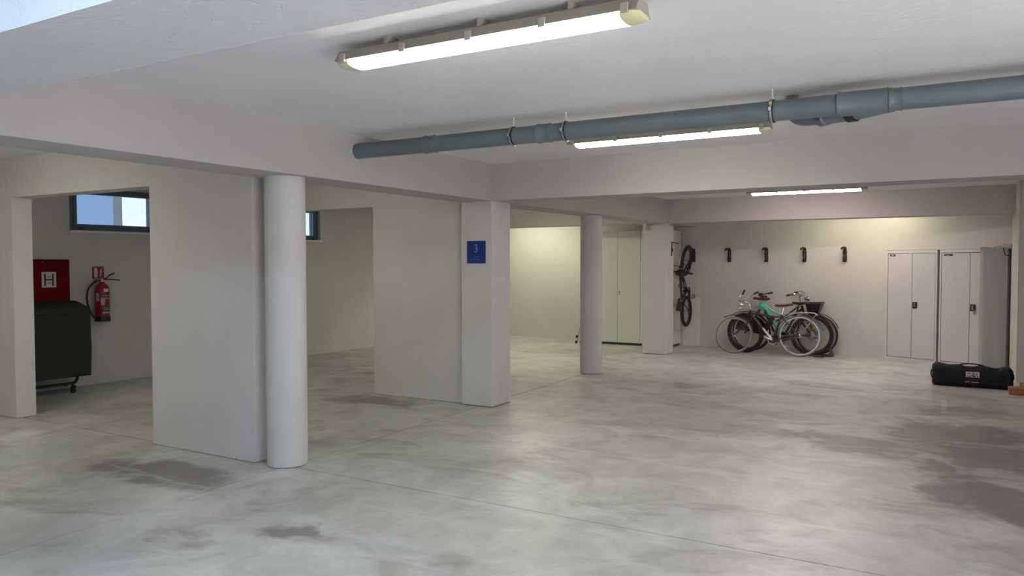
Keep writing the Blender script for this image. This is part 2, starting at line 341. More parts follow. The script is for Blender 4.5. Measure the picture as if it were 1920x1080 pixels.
# left wall, turned a little: local y runs along it, local x points into the room
LW0 = V(-9.72 - .06 * 6.2, 0, 0); LWA = -math.atan(.06)
def lw_y(Y): return Y / math.cos(LWA)          # world Y -> distance along the wall (near enough)
WIN = [(5.63, 6.83, 2.025, 2.575), (8.62, 9.86, 1.99, 2.54), (1.2, 2.4, 2.005, 2.555), (11.2, 12.4, 1.99, 2.54)]
bm = NB(); s0 = -3.6
for (a, b_, z0, z1) in sorted(WIN):
    box(bm, -.28, 0, s0, a, 0, ZC); box(bm, -.28, 0, a, b_, 0, z0); box(bm, -.28, 0, a, b_, z1, ZC); s0 = b_
box(bm, -.28, 0, s0, 15.2, 0, ZC)
wl = struct('wall_left', bm, M_WALL); wl.location = LW0; wl.rotation_euler = (0, 0, LWA)
for k, (a, b_, z0, z1) in enumerate(WIN):
    e = bpy.data.objects.new('window_%d' % (k + 1), None); COL.objects.link(e); e['kind'] = 'structure'; e.location = LW0; e.rotation_euler = (0, 0, LWA)
    x0, x1 = -.13, -.07
    def ring(name, m, a, b_, z0, z1, t, x0, x1, par):
        bm = NB(); box(bm, x0, x1, a, b_, z0, z0 + t); box(bm, x0, x1, a, b_, z1 - t, z1); box(bm, x0, x1, a, a + t, z0 + t, z1 - t); box(bm, x0, x1, b_ - t, b_, z0 + t, z1 - t)
        return obj(name, bm, m, par, False)
    if k == 0: x0, x1 = -.06, 0.015
    ring('window_frame', M_FRAME, a, b_, z0, z1, .035, x0, x1, e)
    sash = ring('window_sash', M_FRAME, a + .037, b_ - .037, z0 + .037, z1 - .037, .042, x0 - .004, x1 + .012, e)
    bxo('window_pane', M_GLASS, e, x0 + .02, x0 + .03, a + .08, b_ - .08, z0 + .08, z1 - .08)
    for yy in (a + .09, b_ - .15): bxo('hinge', M_BLACK, sash, x1 + .012, x1 + .022, yy, yy + .07, z0 + .012, z0 + .032)
    bxo('window_sill', M_SILL, e, -.14, .035, a - .015, b_ + .02, z0 - .035, z0 - .002, bev=.004)

# partition walls with tall doorways
def divider(Y, t, xl, xr, xd0, xd1, zd):
    bm = NB()
    box(bm, xl, xd0, Y, Y + t, .004, ZC); box(bm, xd1, xr, Y, Y + t, .004, ZC); box(bm, xd0, xd1, Y, Y + t, zd, ZC)
    bmesh.ops.remove_doubles(bm, verts=bm.verts[:], dist=1e-4)
    return struct('wall_divider', bm, M_WALL)
divider(4.18, .195, -9.95, -4.765, -8.275, -6.045, ZB)
divider(7.13, .195, -9.78, -4.62, -8.275, -6.02, ZB)
# beams
def prism_struct(name, pts, z0, z1, m=None):
    bm = NB(); prism(bm, pts, z0, z1); return struct(name, bm, m or M_BEAM)
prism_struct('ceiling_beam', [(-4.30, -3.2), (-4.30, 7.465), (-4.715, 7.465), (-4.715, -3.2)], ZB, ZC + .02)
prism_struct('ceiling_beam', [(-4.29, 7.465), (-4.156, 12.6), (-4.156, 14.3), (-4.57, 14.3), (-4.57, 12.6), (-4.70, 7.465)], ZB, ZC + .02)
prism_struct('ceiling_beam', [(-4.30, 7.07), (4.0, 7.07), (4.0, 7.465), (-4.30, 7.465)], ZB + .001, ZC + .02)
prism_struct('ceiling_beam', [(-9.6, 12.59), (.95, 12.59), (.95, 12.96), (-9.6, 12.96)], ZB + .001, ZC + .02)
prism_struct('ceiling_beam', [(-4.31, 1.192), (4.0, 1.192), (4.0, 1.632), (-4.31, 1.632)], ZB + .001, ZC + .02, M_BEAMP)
# pillars and round columns
for pts in ([(-4.703, 7.068), (-4.299, 7.068), (-4.299, 7.465), (-4.703, 7.465)], [(-4.59, 12.588), (-4.158, 12.588), (-4.158, 12.99), (-4.59, 12.99)]):
    bm = NB(); box(bm, pts[0][0], pts[1][0], pts[0][1], pts[2][1], .006, ZB + .01, bev=.006); struct('square_pillar', bm, M_PILLAR)
for (x, y) in ((-4.525, 4.30), (-4.436, 10.04)):
    bm = NB(); lathe(bm, [(.157, .006), (.157, ZB + .01)], (x, y, 0), 48); o = struct('round_column', bm, M_PILLAR, smooth=True)
# far walls
bm = NB(); box(bm, -9.6, -4.2, 14.3, 14.5, 0, ZC); struct('wall_far_left', bm, M_WALL)
K0, K1, K2, K3 = (-4.60, 14.335), (-1.50, 14.165), (-.845, 13.89), (.85, 13.17)
CD = Vector((K3[0] - K2[0], K3[1] - K2[1])); CL = CD.length; CD.normalize(); CN = Vector((-CD.y, CD.x))     # along the cabinets, into the wall
def kp(s, d=0): return (K2[0] + CD.x * s + CN.x * d, K2[1] + CD.y * s + CN.y * d)
bm = NB()
def qb(t): return tuple((1 - t) ** 2 * a + 2 * t * (1 - t) * b + t * t * c for a, b, c in zip((-2.75, 14.2336), (-1.56, 14.172), K2))
prism(bm, [K0] + [qb(k / 12) for k in range(13)] + [kp(0, .5), (-1.3, 14.75), (-4.6, 14.75)], 0, ZC)
struct('wall_back', bm, M_WALL, smooth=True)
bm = NB(); prism(bm, [kp(0, 0), kp(CL + .3, 0), kp(CL + .3, .5), kp(0, .5)], 1.788, ZC); struct('wall_back_upper', bm, M_WALL)
bm = NB()
prism(bm, [kp(-.1, .5), kp(CL + .4, .5), kp(CL + .4, .7), kp(-.1, .7)], 0, ZC)
struct('wall_niche', bm, M_WALL)
# right side: garage opening beside the camera, beam and wall beyond
bm = NB(); box(bm, .835, 4.2, 11.99, 13.6, 0, ZC); struct('wall_right_far', bm, M_WALL)
bm = NB(); box(bm, 3.6, 3.85, -3.2, -1.3, 0, ZC); box(bm, 3.6, 3.85, 2.5, 12.0, 0, ZC); box(bm, 3.6, 3.85, -1.3, 2.5, 2.4, ZC); struct('wall_right', bm, M_WALL)
bm = NB(); box(bm, -10.4, 4.0, -3.2, -3.0, 0, ZC); struct('wall_entrance', bm, M_WALL)
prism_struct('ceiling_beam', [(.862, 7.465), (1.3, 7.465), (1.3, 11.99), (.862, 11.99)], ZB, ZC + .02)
bm = NB(); box(bm, 3.9, 16, -9, 7, -.15, -.02); struct('ground_outside', bm, M_PAVE)
# bright wall corner outside the first window
bm = NB(); box(bm, -14.8, -14.5, 9.42, 18.0, -.5, 3.6); struct('wall_outside', bm, M_OUT)

# ------------------------------------------------------------------ lamps
EM = {}
def ceiling_lamp(x0, x1, y, col, strength, label):
    drop = .020 if y == 2.88 else .002
    t = thing('ceiling_lamp', label, 'lamp', ((x0 + x1) / 2, y, ZC - drop), 0, 'fluorescent ceiling lamps')
    h = (x1 - x0) / 2; key = (col, strength)
    if key not in EM: EM[key] = emat('lamp_glow', col, strength * LAMP_POWER)
    # tray: trapezoid section
    def sect(x, wt, wb, zt, zb): return [(x, -wt, zt), (x, wt, zt), (x, wb, zb), (x, -wb, zb)]
    bm = NB(); loft(bm, [sect(-h, .045, .080, -.016, -.070), sect(h, .045, .080, -.016, -.070)]); obj('housing', bm, M_TRAY, t, ang=20)
    # diffuser: rounded section with tapered ends
    def dsec(x, k, dz=0.0): return [(x, .073 * k * math.cos(a), -.070 - (.028 * k) * math.sin(a) ** .6) for a in [math.pi * i / 10 for i in range(11)]]
    bm = NB(); loft(bm, [dsec(-h + .075, 1), dsec(h - .075, 1)], cap=True); obj('diffuser', bm, EM[key], t)
    for s in (-1, 1):
        bm = NB(); loft(bm, [dsec(s * (h + .004), .72), dsec(s * (h - .02), .95), dsec(s * (h - .0745), 1)]); obj('diffuser_end', bm, M_LENS, t)
    for k in range(5):
        xx = -h + .05 + k * (2 * h - .1) / 4
        for s in (-1, 1):
            bxo('clip', M_CLIP, t, xx - .017, xx + .017, s * .079 - .007, s * .079 + .007, -.080, -.040, bev=.003)
    for xx in (-h * .62, h * .05, h * .62): bxo('ceiling_bracket', M_TRAY, t, xx - .011, xx + .011, -.05, .035, -.018, drop)
    return t
for a in LAMPS: ceiling_lamp(*a)

# ------------------------------------------------------------------ drain pipe
PY, PZ, PR = 4.9, 2.533, .0635
pipe = thing('drain_pipe', 'long grey plastic drain pipe hung below the ceiling between two lamps', 'pipe', (-1.5, PY, PZ))
bm = NB(); tube(bm, [(-2.85, 0, 0), (3.4, 0, 0)], PR, 24); obj('pipe_body', bm, M_PVC, pipe)
def collar(x0, x1, r=PR + .008):
    bm = NB(); lathe(bm, [(PR - .002, x0 - .006), (r, x0), (r, x0 + .012), (r - .004, x0 + .018), (r - .004, x1 - .012), (r - .001, x1), (PR - .002, x1 + .004)], (0, 0, 0), 24, 'x'); obj('coupling', bm, M_PVC, pipe)
collar(-2.09, -2.0); collar(-1.08, -.98); collar(.93, 1.20, PR + .012); collar(1.205, 1.27, PR + .006)
# wye branch running back up into the ceiling
bm = NB(); tube(bm, spline([(1.22, .0, -.02), (1.02, .08, -.035), (.82, .17, -.03), (.68, .24, -.01), (.63, .27, .05), (.63, .27, .12)], 5), .05, 16); obj('branch_pipe', bm, M_PVC, pipe)
bm = NB(); lathe(bm, [(.048, -.03), (.060, -.025), (.060, .025), (.048, .03)], (0, 0, 0), 20, 'x'); o = obj('branch_collar', bm, M_PVC, pipe); o.location = (.83, .165, -.03); o.rotation_euler = (0, 0, R(-40))
bm = NB(); lathe(bm, [(.05, -.03), (.0585, -.025), (.0585, .025), (.05, .03)], (0, 0, 0), 20, 'x'); o = obj('branch_clamp', bm, M_BLACK, pipe); o.location = (1.0, .09, -.035); o.rotation_euler = (0, 0, R(-30))
for k, x in enumerate((-2.79, -2.36, -.945)):
    cl = thing('pipe_clamp', ['black lined pipe clamp on a white rod, leftmost of the three on the drain pipe', 'black lined pipe clamp on a white rod beside the pipe coupling, middle of the three', 'pipe clamp with a yellow tag, rightmost of the three on the drain pipe'][k], 'clamp', (x, PY, PZ), 0, 'clamps hanging the drain pipe')
    bm = NB(); lathe(bm, [(PR + .0005, -.013), (PR + .007, -.013), (PR + .007, .013), (PR + .0005, .013)], (0, 0, 0), 28, 'x', closed=True); obj('rubber_lining', bm, M_BLACK, cl)
    bm = NB(); lathe(bm, [(PR + .006, -.007), (PR + .010, -.007), (PR + .010, .007), (PR + .006, .007)], (0, 0, 0), 28, 'x', closed=True); obj('steel_band', bm, M_STEEL, cl)
    bm = NB(); tube(bm, [(0, 0, PR + .008), (0, 0, ZC - PZ)], .005, 8); lathe(bm, [(.011, PR + .006), (.011, PR + .016)], (0, 0, 0), 6); obj('hanger_rod', bm, M_WHITE, cl)
    bm = NB(); box(bm, -.009, .009, -PR - .03, -PR - .006, -.012, .012, bev=.002); obj('clamp_screw', bm, M_CHROME, cl)
    if k == 2: bxo('tag', M_YELTAG, cl, -.009, .009, -PR * .93 - .012, -PR * .93 + .002, .030, .048)

# ------------------------------------------------------------------ blue number sign
sg = thing('number_sign', 'small blue square plate with number 3 on the square pillar', 'sign', (-4.5015, 7.068, 1.7125))
bxo('plate', M_BLUE, sg, -.1215, .1215, -.006, 0, -.1245, .1245, bev=.002)
text_mesh('number', '3', .125, M_PALEB, sg, (0, -.0065, .035), (R(90), 0, 0), squash=.85)
bm = NB()
for (x0, x1, z) in ((-.03, .035, -.052), (-.075, -.035, -.08), (-.028, .01, -.08), (.016, .05, -.08)): box(bm, x0, x1, -.0072, -.006, z - .0035, z + .0035)
obj('small_print', bm, mat('dim_blue_print', (.07, .16, .33), .5), sg)

# ------------------------------------------------------------------ left wall objects (built in the wall's own frame)
def lwM(s, d, z): return Matrix.Translation(LW0) @ Matrix.Rotation(LWA, 4, 'Z') @ Matrix.Translation((d, s, z))
# hose box
hb = thing('fire_hose_box', 'dark red fire hose cabinet with white H sign on the left wall', 'hose cabinet', M=lwM(5.255, 0, 1.40))
bxo('box_body', M_DRED, hb, 0, .07, -.325, .325, -.34, .245)
bxo('box_door', M_DRED, hb, .07, .082, -.318, .318, -.333, .238, bev=.004)
hs = bxo('hose_sign', M_LABEL, hb, .082, .0845, -.016, .154, -.105, .088)
bm = NB(); box(bm, .0845, .0855, .012, .032, -.085, .066); box(bm, .0845, .0855, .106, .126, -.085, .066); box(bm, .0845, .0855, .032, .106, -.017, 0); obj('letter_h', bm, mat('dark_red_print', (.07, .003, .010), .5), hs, False)
bm = NB()
for z in (.028, -.050):
    ring_ = [(0.0850, .069 + .026 * math.cos(a), z + .012 * math.sin(a)) for a in [2 * math.pi * k / 16 for k in range(16)]]
    vs = [bm.verts.new(p) for p in ring_]; f = bm.faces.new(vs); ex = bmesh.ops.extrude_face_region(bm, geom=[f]); bmesh.ops.translate(bm, verts=[v for v in ex['geom'] if isinstance(v, bmesh.types.BMVert)], vec=(.0006, 0, 0))
obj('hose_mark', bm, mat('grey_print', (.33, .31, .31), .5), hs)
bm = NB(); lathe(bm, [(.006, 0), (.006, .006)], (.082, 0, .21), 10, 'x'); obj('lock', bm, M_CHROME, hb)
# extinguisher sign
es = thing('extinguisher_sign', 'small red sign with white extinguisher and flames above the fire extinguisher', 'sign', M=lwM(5.978, 0, 1.472))
bxo('sign_plate', M_RED, es, 0, .003, -.078, .078, -.078, .080)
bm = NB()
box(bm, .003, .004, -.052, -.008, -.062, .038); box(bm, .003, .004, -.042, -.018, .038, .052); box(bm, .003, .004, -.056, -.016, .052, .064)
obj('extinguisher_symbol', bm, M_LABEL, es, False)
bm = NB()
for k, (y0, y1, z) in enumerate(((.018, .056, -.062), (.014, .050, -.040), (.018, .058, -.018), (.016, .052, .004), (.024, .058, .026))):
    vs = [bm.verts.new((.0038, *q)) for q in ((y0, z), (y0 + .016, z), (y1, z + .034), (y1 - .008, z + .034))]; bm.faces.new(vs)
obj('flame_symbol', bm, M_LABEL, es, False)
bxo('sign_footer', M_LABEL, es, 0, .003, -.078, .078, -.112, -.079)
bm = NB()
for k in range(8): box(bm, .003, .0036, -.068 + k * .017, -.056 + k * .017, -.106, -.086)
obj('footer_print', bm, M_DKLAB, es, False)
# extinguisher
ex = thing('fire_extinguisher', 'red fire extinguisher with black hose and black base hung on the left wall', 'extinguisher', M=lwM(5.965, .115, 0.838))
bm = NB(); lathe(bm, [(.0, .045), (.084, .045), (.087, .06), (.087, .40), (.081, .44), (.062, .475), (.035, .497), (.030, .515), (0, .515)], (0, 0, 0), 32); obj('cylinder', bm, M_RED, ex)
bm = NB(); lathe(bm, [(0, -.004), (.092, -.004), (.095, .0), (.095, .05), (.088, .06), (0, .06)], (0, 0, 0), 32); obj('base_ring', bm, M_BLACK, ex)
bm = NB(); lathe(bm, [(0, .51), (.026, .51), (.026, .545), (.018, .56), (0, .56)], (0, 0, 0), 16); tube(bm, [(0, 0, .535), (0, -.045, .53)], .012, 10); obj('valve', bm, M_STEEL, ex)
bm = NB(); tube(bm, spline([(0, -.01, .552), (0, .05, .555), (0, .10, .600), (0, .17, .625)], 4), .009, 8); tube(bm, spline([(0, -.01, .535), (0, .07, .545), (0, .16, .540), (0, .24, .532)], 4), .008, 8); obj('lever', bm, M_BLACK, ex)
bm = NB(); tube(bm, spline([(0, -.03, .535), (.01, -.10, .515), (.015, -.185, .42), (.015, -.205, .30), (.015, -.185, .18), (.02, -.145, .085), (.02, -.115, .05)], 6), .0125, 10); obj('hose', bm, M_BLACK, ex)
def wrap_label(name, m, a0, a1, z0, z1, r=.0882, n=8):
    bm = NB(); A = [R(a0 + (a1 - a0) * k / n) for k in range(n + 1)]
    ri = [[(rr * math.cos(a), rr * math.sin(a), z) for a in A] for rr, z in ((r, z0), (r, z1), (r - .002, z1), (r - .002, z0))]
    vs = [[bm.verts.new(p) for p in q] for q in ri]
    for i in range(4):
        for k in range(n): bm.faces.new((vs[i][k], vs[i][k + 1], vs[(i + 1) % 4][k + 1], vs[(i + 1) % 4][k]))
    bm.faces.new([vs[i][0] for i in range(4)]); bm.faces.new([vs[i][n] for i in range(4)][::-1])
    return obj(name, bm, m, ex)
wrap_label('label', M_LABEL, -14, 30, .385, .425)
wrap_label('label', mat('grey_paper', (.38, .35, .34), .6), -80, -52, .26, .37)
lb = wrap_label('text_panel', M_BLACK, -35, 66, .315, .355)
lb2 = wrap_label('label', mat('grey_paper', (.38, .35, .34), .6), -38, 66, .290, .305)
wrap_label('label', mat('grey_paper', (.38, .35, .34), .6), -38, -8, .215, .29)
lb3 = wrap_label('text_panel', M_BLACK, -36, 66, .135, .20)
wrap_label('label', mat('grey_paper', (.38, .35, .34), .6), -25, 62, .100, .122)
def glyphs(par, z0, z1, a0, a1, n):
    bm = NB(); r = .0886
    for k in range(n):
        a = R(a0 + (a1 - a0) * k / (n - 1)); c, s = math.cos(a), math.sin(a); zz1 = z1 - (.006 if k % 3 == 1 else 0); wd = .0038 if k % 2 else .0026
        vs = [bm.verts.new((r * c - s * q, r * s + c * q, z)) for q, z in ((-wd, z0), (wd, z0), (wd * .8, zz1), (-wd * .8, zz1))]; bm.faces.new(vs)
    obj('print', bm, M_LABEL, par, False)
glyphs(lb, .322, .348, -26, 58, 9); glyphs(lb3, .172, .194, -28, 58, 7); glyphs(lb3, .145, .162, -20, 56, 10)
bm = NB(); box(bm, -.115, -.086, -.03, .03, .30, .47); obj('wall_bracket', bm, M_STEEL, ex)

# covered folding bed on castors
bd = thing('folding_bed', 'folded rollaway bed under a black fabric cover, below the red hose cabinet', 'folding bed', M=lwM(5.125, .315, 0))
bm = NB()
ringsb = []
for z, k, top in ((.205, 1.0, 0), (.22, 1.01, 0), (.55, 1.005, 0), (.90, 1.0, 0), (1.01, .995, 0), (1.062, .965, 0), (1.085, .90, 0), (1.093, .6, 0)):
    ring_ = []
    for i in range(32):
        a = 2 * math.pi * i / 32; c, s = math.cos(a), math.sin(a)
        px = .20 * math.copysign(abs(c) ** .25, c) * (k if z < 1.0 else k); py = .505 * math.copysign(abs(s) ** .18, s) * (1 - (1 - k) * .5)
        wob = .010 * math.sin(3.1 * a + z * 7) + .006 * math.sin(9 * a + z * 3)
        zz = z + (.045 * (-px / .2) if z > 1.0 else 0) + (.012 * math.sin(5 * a) if z < .21 else 0)
        ring_.append((px + wob * .6, py + wob * .4, zz))
    ringsb.append(ring_)
loft(bm, ringsb); cov = obj('fabric_cover', bm, M_COVER, bd, ang=60)
bm = NB(); tube(bm, spline([(.19, -.49, .985), (.205, -.2, .995), (.205, .2, .99), (.18, .485, .975)], 5), .006, 6); obj('seam', bm, M_BLACK, cov)
def bedloop(x, zlow, yl, name):
    bm = NB(); pts = [(x, -yl, .24), (x, -yl, zlow + .05), (x, -yl + .02, zlow + .014), (x, -yl + .06, zlow), (x, 0, zlow), (x, yl - .06, zlow), (x, yl - .02, zlow + .014), (x, yl, zlow + .05), (x, yl, .24)]
    tube(bm, pts, .0125, 10); obj(name, bm, M_BLACK, bd)
bedloop(.15, .115, .33, 'bed_frame'); bedloop(-.12, .085, .455, 'bed_frame')
bm = NB(); tube(bm, [(.15, -.2, .10), (-.12, -.2, .09)], .010, 8); tube(bm, [(.15, .2, .10), (-.12, .2, .09)], .010, 8); obj('cross_tube', bm, M_BLACK, bd)
for x in (-.12, .15):
    for s in (-1, 1):
        yy = s * (.41 if x < 0 else .27); zt = .075 if x < 0 else .105
        bm = NB(); lathe(bm, [(.012, -.013), (.026, -.013), (.030, -.008), (.030, .008), (.026, .013), (.012, .013)], (x, yy, .030), 18, 'x'); c = obj('castor', bm, M_RUBBER, bd)
        bm = NB(); tube(bm, [(x, yy, .03), (x, yy, zt)], .008, 6); box(bm, x - .019, x + .019, yy - .01, yy + .01, .028, .058); obj('castor_fork', bm, M_BLACK, c)

# ------------------------------------------------------------------ wardrobe, folded airer, white board
wd = thing('wardrobe', 'tall off white wardrobe with four flat doors between round column and far pillar', 'wardrobe', (-5.19, 13.70, 0))
bxo('carcass', M_WARD, wd, -.79, .765, .02, .58, .045, 2.20)
bxo('plinth', mat('dark_plinth', (.05, .055, .045), .7), wd, -.78, .755, .04, .56, 0, .045)
for k in range(4):
    x0 = -.765 + k * .462 - (.0 if k else .012); x1 = -.765 + (k + 1) * .462 - .006
    x1 = min(x1, .70) if k == 3 else x1
    if k == 3: x0, x1 = .626, .758
    d = bxo('door', M_WARD, wd, x0, x1, 0, .02, .05, 2.195, bev=.002)
    if k == 1:
        bm = NB(); lathe(bm, [(.012, -.012), (.012, 0)], (x0 + .04, 0, 1.03), 12, 'y'); lathe(bm, [(.009, -.010), (.009, 0)], (x0 + .04, 0, .985), 12, 'y'); obj('lock', bm, M_BLACK, d)
ar = thing('clothes_airer', 'thin grey folded frame with black feet leaning behind the farther round column', 'airer', (-6.22, 13.72, 0))
for s in (0, 1):
    bm = NB(); tube(bm, [(-.06 + s * .05, -.18 + s * .1, .02), (.055 + s * .03, .02, .95)], .0085, 8); fr = obj('frame_leg', bm, mat('grey_tube', (.25, .25, .23), .5), ar)
    for q in (0, 1): 
        bm = NB(); lathe(bm, [(.006, -.02), (.026, -.016), (.026, .016), (.006, .02)], (-.075 + s * .05 + q * .012, -.18 + s * .1, .027 + q * .11), 12, 'x'); obj('foot', bm, M_RUBBER, fr)
bm = NB(); tube(bm, [(.0, .02, .95), (.13, .02, .95)], .008, 8); tube(bm, [(-.03, -.1, .4), (.07, -.05, .4)], .006, 8); obj('cross_rail', bm, mat('grey_tube', (.25, .25, .23), .5), ar)
wb = thing('pale_board', 'narrow pale board standing against the back wall under the hanging bicycle', 'board', (-4.21, 14.310, 0), R(-3.1))
bm = NB(); loft(bm, [[(-.17, -.022, 0), (.165, -.022, 0), (.165, -.004, 0), (-.17, -.004, 0)], [(-.165, -.022, .925), (.17, -.022, .93), (.17, -.004, .93), (-.165, -.004, .925)]]); obj('panel', bm, M_BOARD, wb)

# sensor on the far pillar
sn = thing('ceiling_sensor', 'small clear glossy bulb fitting at the top of the far square pillar', 'sensor', (-4.475, 12.588, 2.205))
bm = NB(); box(bm, -.035, .035, -.02, 0, -.005, .045, bev=.006); obj('mount', bm, M_WALL, sn)
bm = NB(); lathe(bm, [(0, -.06), (.02, -.055), (.034, -.03), (.036, -.005), (.028, .012), (0, .012)], (0, -.045, 0), 16); obj('lens', bm, mat('glossy_pale_lens', (.45, .42, .38), .08), sn)
bm = NB(); tube(bm, [(.02, -.02, .03), (.10, -.03, .05)], .006, 6); obj('cable', bm, M_WALL, sn)

# ------------------------------------------------------------------ bike hooks
def hook_thing(label, x, y, rz, group):
    t = thing('bike_hook', label, 'hook', (x, y, 1.725), rz, group)
    bm = NB(); rs = []
    for z, a, d in ((-.128, .020, .02), (-.124, .030, .035), (-.10, .036, .048), (-.05, .036, .052), (-.012, .034, .044), (.0, .030, .038), (.012, .034, .046), (.05, .036, .052), (.085, .030, .044), (.10, .026, .034)):
        rs.append([(a * math.cos(q), -d * max(0, math.sin(q)) - .001, z) for q in [math.pi * k / 12 for k in range(13)]] + [(-a, 0, z), (a, 0, z)])
    loft(bm, rs); obj('hook_body', bm, M_BLACK, t)
    bm = NB(); tube(bm, spline([(.008, -.01, .08), (.008, -.05, .112), (-.01, -.12, .118), (-.028, -.18, .105), (-.036, -.20, .090)], 5), [.024] * 6 + [.02] * 10 + [.013] * 5, 10); obj('hook_arm', bm, M_BLACK, t)
    for z in (-.06, .04):
        bm = NB(); rs = [[(-.033 + .010 * math.cos(a) * k, -.046 + .012 * math.sin(a) * k, z + dz) for a in [2 * math.pi * i / 8 for i in range(8)]] for k, dz in ((.3, -.036), (1, -.025), (1, .025), (.3, .036))]; loft(bm, rs); obj('pad', bm, mat('glossy_grey_pad', (.42, .41, .41), .15), t)
    return t
hx = [(-4.185, 'black wall hook holding the front wheel of the hanging bicycle'), (-3.50, 'black bicycle wall hook, first free hook right of the hanging bicycle'), (-2.826, 'black bicycle wall hook, second from left of the four free hooks'),
      (-2.165, 'black bicycle wall hook, third from left of the four free hooks'), (-1.497, 'black bicycle wall hook, nearest the metal cabinets')]
for x, l in hx:
    yw = K0[1] + (x - K0[0]) * (K1[1] - K0[1]) / (K1[0] - K0[0])
    if x > -2.75: yw = min((qb(k / 200) for k in range(201)), key=lambda q: abs(q[0] - x))[1] - .002
    hook_thing(l, x, yw, 0, 'bike hooks in a row on the back wall')
pb = thing('wall_bracket', 'thin black L shaped steel bracket on the side of the far pillar', 'bracket', (-4.158, 12.872, 1.83))
bxo('bracket_plate', M_BLACK, pb, 0, .008, -.016, .016, -.125, .125)
bm = NB(); tube(bm, spline([(.004, 0, .118), (.06, -.02, .105), (.12, -.03, .09), (.15, -.03, .095)], 4), .008, 8); obj('bracket_arm', bm, M_BLACK, pb)
bxo('bracket_pad', M_RUBBER, pb, .008, .022, -.014, .014, -.05, .01)

# ------------------------------------------------------------------ metal cabinets in their niche
CAB_A = math.atan2(CD.y, CD.x); CH = 1.785
def cabM(s, d=0): p = kp(s, d); return Matrix.Translation((p[0], p[1], 0)) @ Matrix.Rotation(CAB_A, 4, 'Z')
def cabinet(s0, wdt, seam, label, keys):
    t = thing('metal_cabinet', label, 'cabinet', M=cabM(s0), group='tall two door metal cabinets')
    f = .026
    bm = NB(); box(bm, 0, f, 0, .42, 0, CH); box(bm, wdt - f, wdt, 0, .42, 0, CH); box(bm, f, wdt - f, 0, .42, CH - .045, CH); box(bm, f, wdt - f, 0, .42, 0, .045); box(bm, f, wdt - f, .39, .42, .045, CH - .045)
    obj('carcass', bm, M_CAB, t)
    g = .005
    d1 = bxo('door', M_CAB, t, f + g, seam - .003, .004, .024, .052, CH - .053, bev=.002)
    d2 = bxo('door', M_CAB, t, seam + .003, wdt - f - g, .004, .024, .052, CH - .053, bev=.002)
    bxo('logo_plate', M_DKLAB, d1, f + .035, f + .035 + (.085 if not keys else .125), 0, .004, CH - .098, CH - .068)
    bm = NB()
    x0 = f + .055 if not keys else f + .06
    for k in range(3 if not keys else 4): box(bm, x0 + k * .016, x0 + .012 + k * .016, -.001, 0, CH - .092, CH - .082)
    obj('logo_print', bm, M_LABEL, d1, False)
    h = bxo('handle', M_BLACK, d2, seam + .014, seam + .088, -.010, .004, .850, .955, bev=.006, seg=2)
    bm = NB(); lathe(bm, [(.012, -.016), (.014, -.010)], (seam + .046, 0, .885), 12, 'y'); box(bm, seam + .038, seam + .054, -.017, -.010, .895, .938, bev=.003); obj('lock', bm, M_STEEL, h)
    if keys:
        bm = NB(); tube(bm, [(seam + .046, -.018, .885), (seam + .07, -.026, .87)], .003, 6); box(bm, seam + .066, seam + .078, -.030, -.026, .80, .85, bev=.003); box(bm, seam + .078, seam + .09, -.028, -.024, .815, .865, bev=.003); obj('keys', bm, M_STEEL, h)
    return t
cabinet(.0, .80, .415, 'tall light grey two door metal cabinet beside the parked bicycles', False)
cabinet(.834, .934, .437, 'tall light grey two door metal cabinet partly behind a hanging plastic sheet', True)
# translucent sheet hanging in front of the right cabinet
ps = thing('plastic_sheet', 'greyish translucent plastic sheet hanging over the right half of the right cabinet', 'plastic sheet', M=cabM(1.425, -.02))
bm = NB(); NX, NZ = 14, 30; W_, H_ = .36, 1.77
def shp(i, k):
    u, v = i / NX, k / NZ
    x = u * W_ + .002 * math.sin(v * 9) * (1 - u); z = .035 + v * H_ + .012 * math.sin(u * 7) * v
    y = -.012 - .010 * math.sin(u * 9 + v * 2) - .016 * math.exp(-((u - .1) / .12) ** 2) * v ** 6 - .006 * math.sin(v * 17 + u * 5) - .02 * (1 - v) ** 2
    return (x, y, z)
fr_ = [[bm.verts.new(shp(i, k)) for i in range(NX + 1)] for k in range(NZ + 1)]
for k in range(NZ):
    for i in range(NX): bm.faces.new((fr_[k][i], fr_[k][i + 1], fr_[k + 1][i + 1], fr_[k + 1][i]))
bmesh.ops.solidify(bm, geom=bm.faces[:], thickness=.0015); obj('sheet', bm, M_FILM, ps, ang=80)
bm = NB()
tube(bm, [(x_, -.02 - .012 * math.sin(x_ * 40), 1.80 + .012 * math.sin(x_ * 31) + .06 * max(0, x_) * .35) for x_ in [-.01 + .0285 * k for k in range(15)]], [.012 + .006 * math.sin(k * 2.1) for k in range(15)], 8); obj('rolled_top', bm, mat('crumpled_film', (.42, .38, .36), .3, bump=(30, .8, 4, .02)), ps)
bm = NB(); lathe(bm, [(.01, -.075), (.026, -.06), (.030, -.02), (.022, .02), (.032, .05), (.012, .075)], (.365, -.045, 1.83), 10, 'x'); obj('crumpled_knot', bm, mat('crumpled_pale', (.55, .52, .46), .4, bump=(40, .8, 4, .02)), ps)
bm = NB(); tube(bm, spline([(.318, -.05, 1.82), (.325, -.055, 1.76), (.345, -.055, 1.70), (.375, -.05, 1.685), (.395, -.05, 1.69)], 5), .007, 8); obj('cord', bm, M_BLACK, ps)

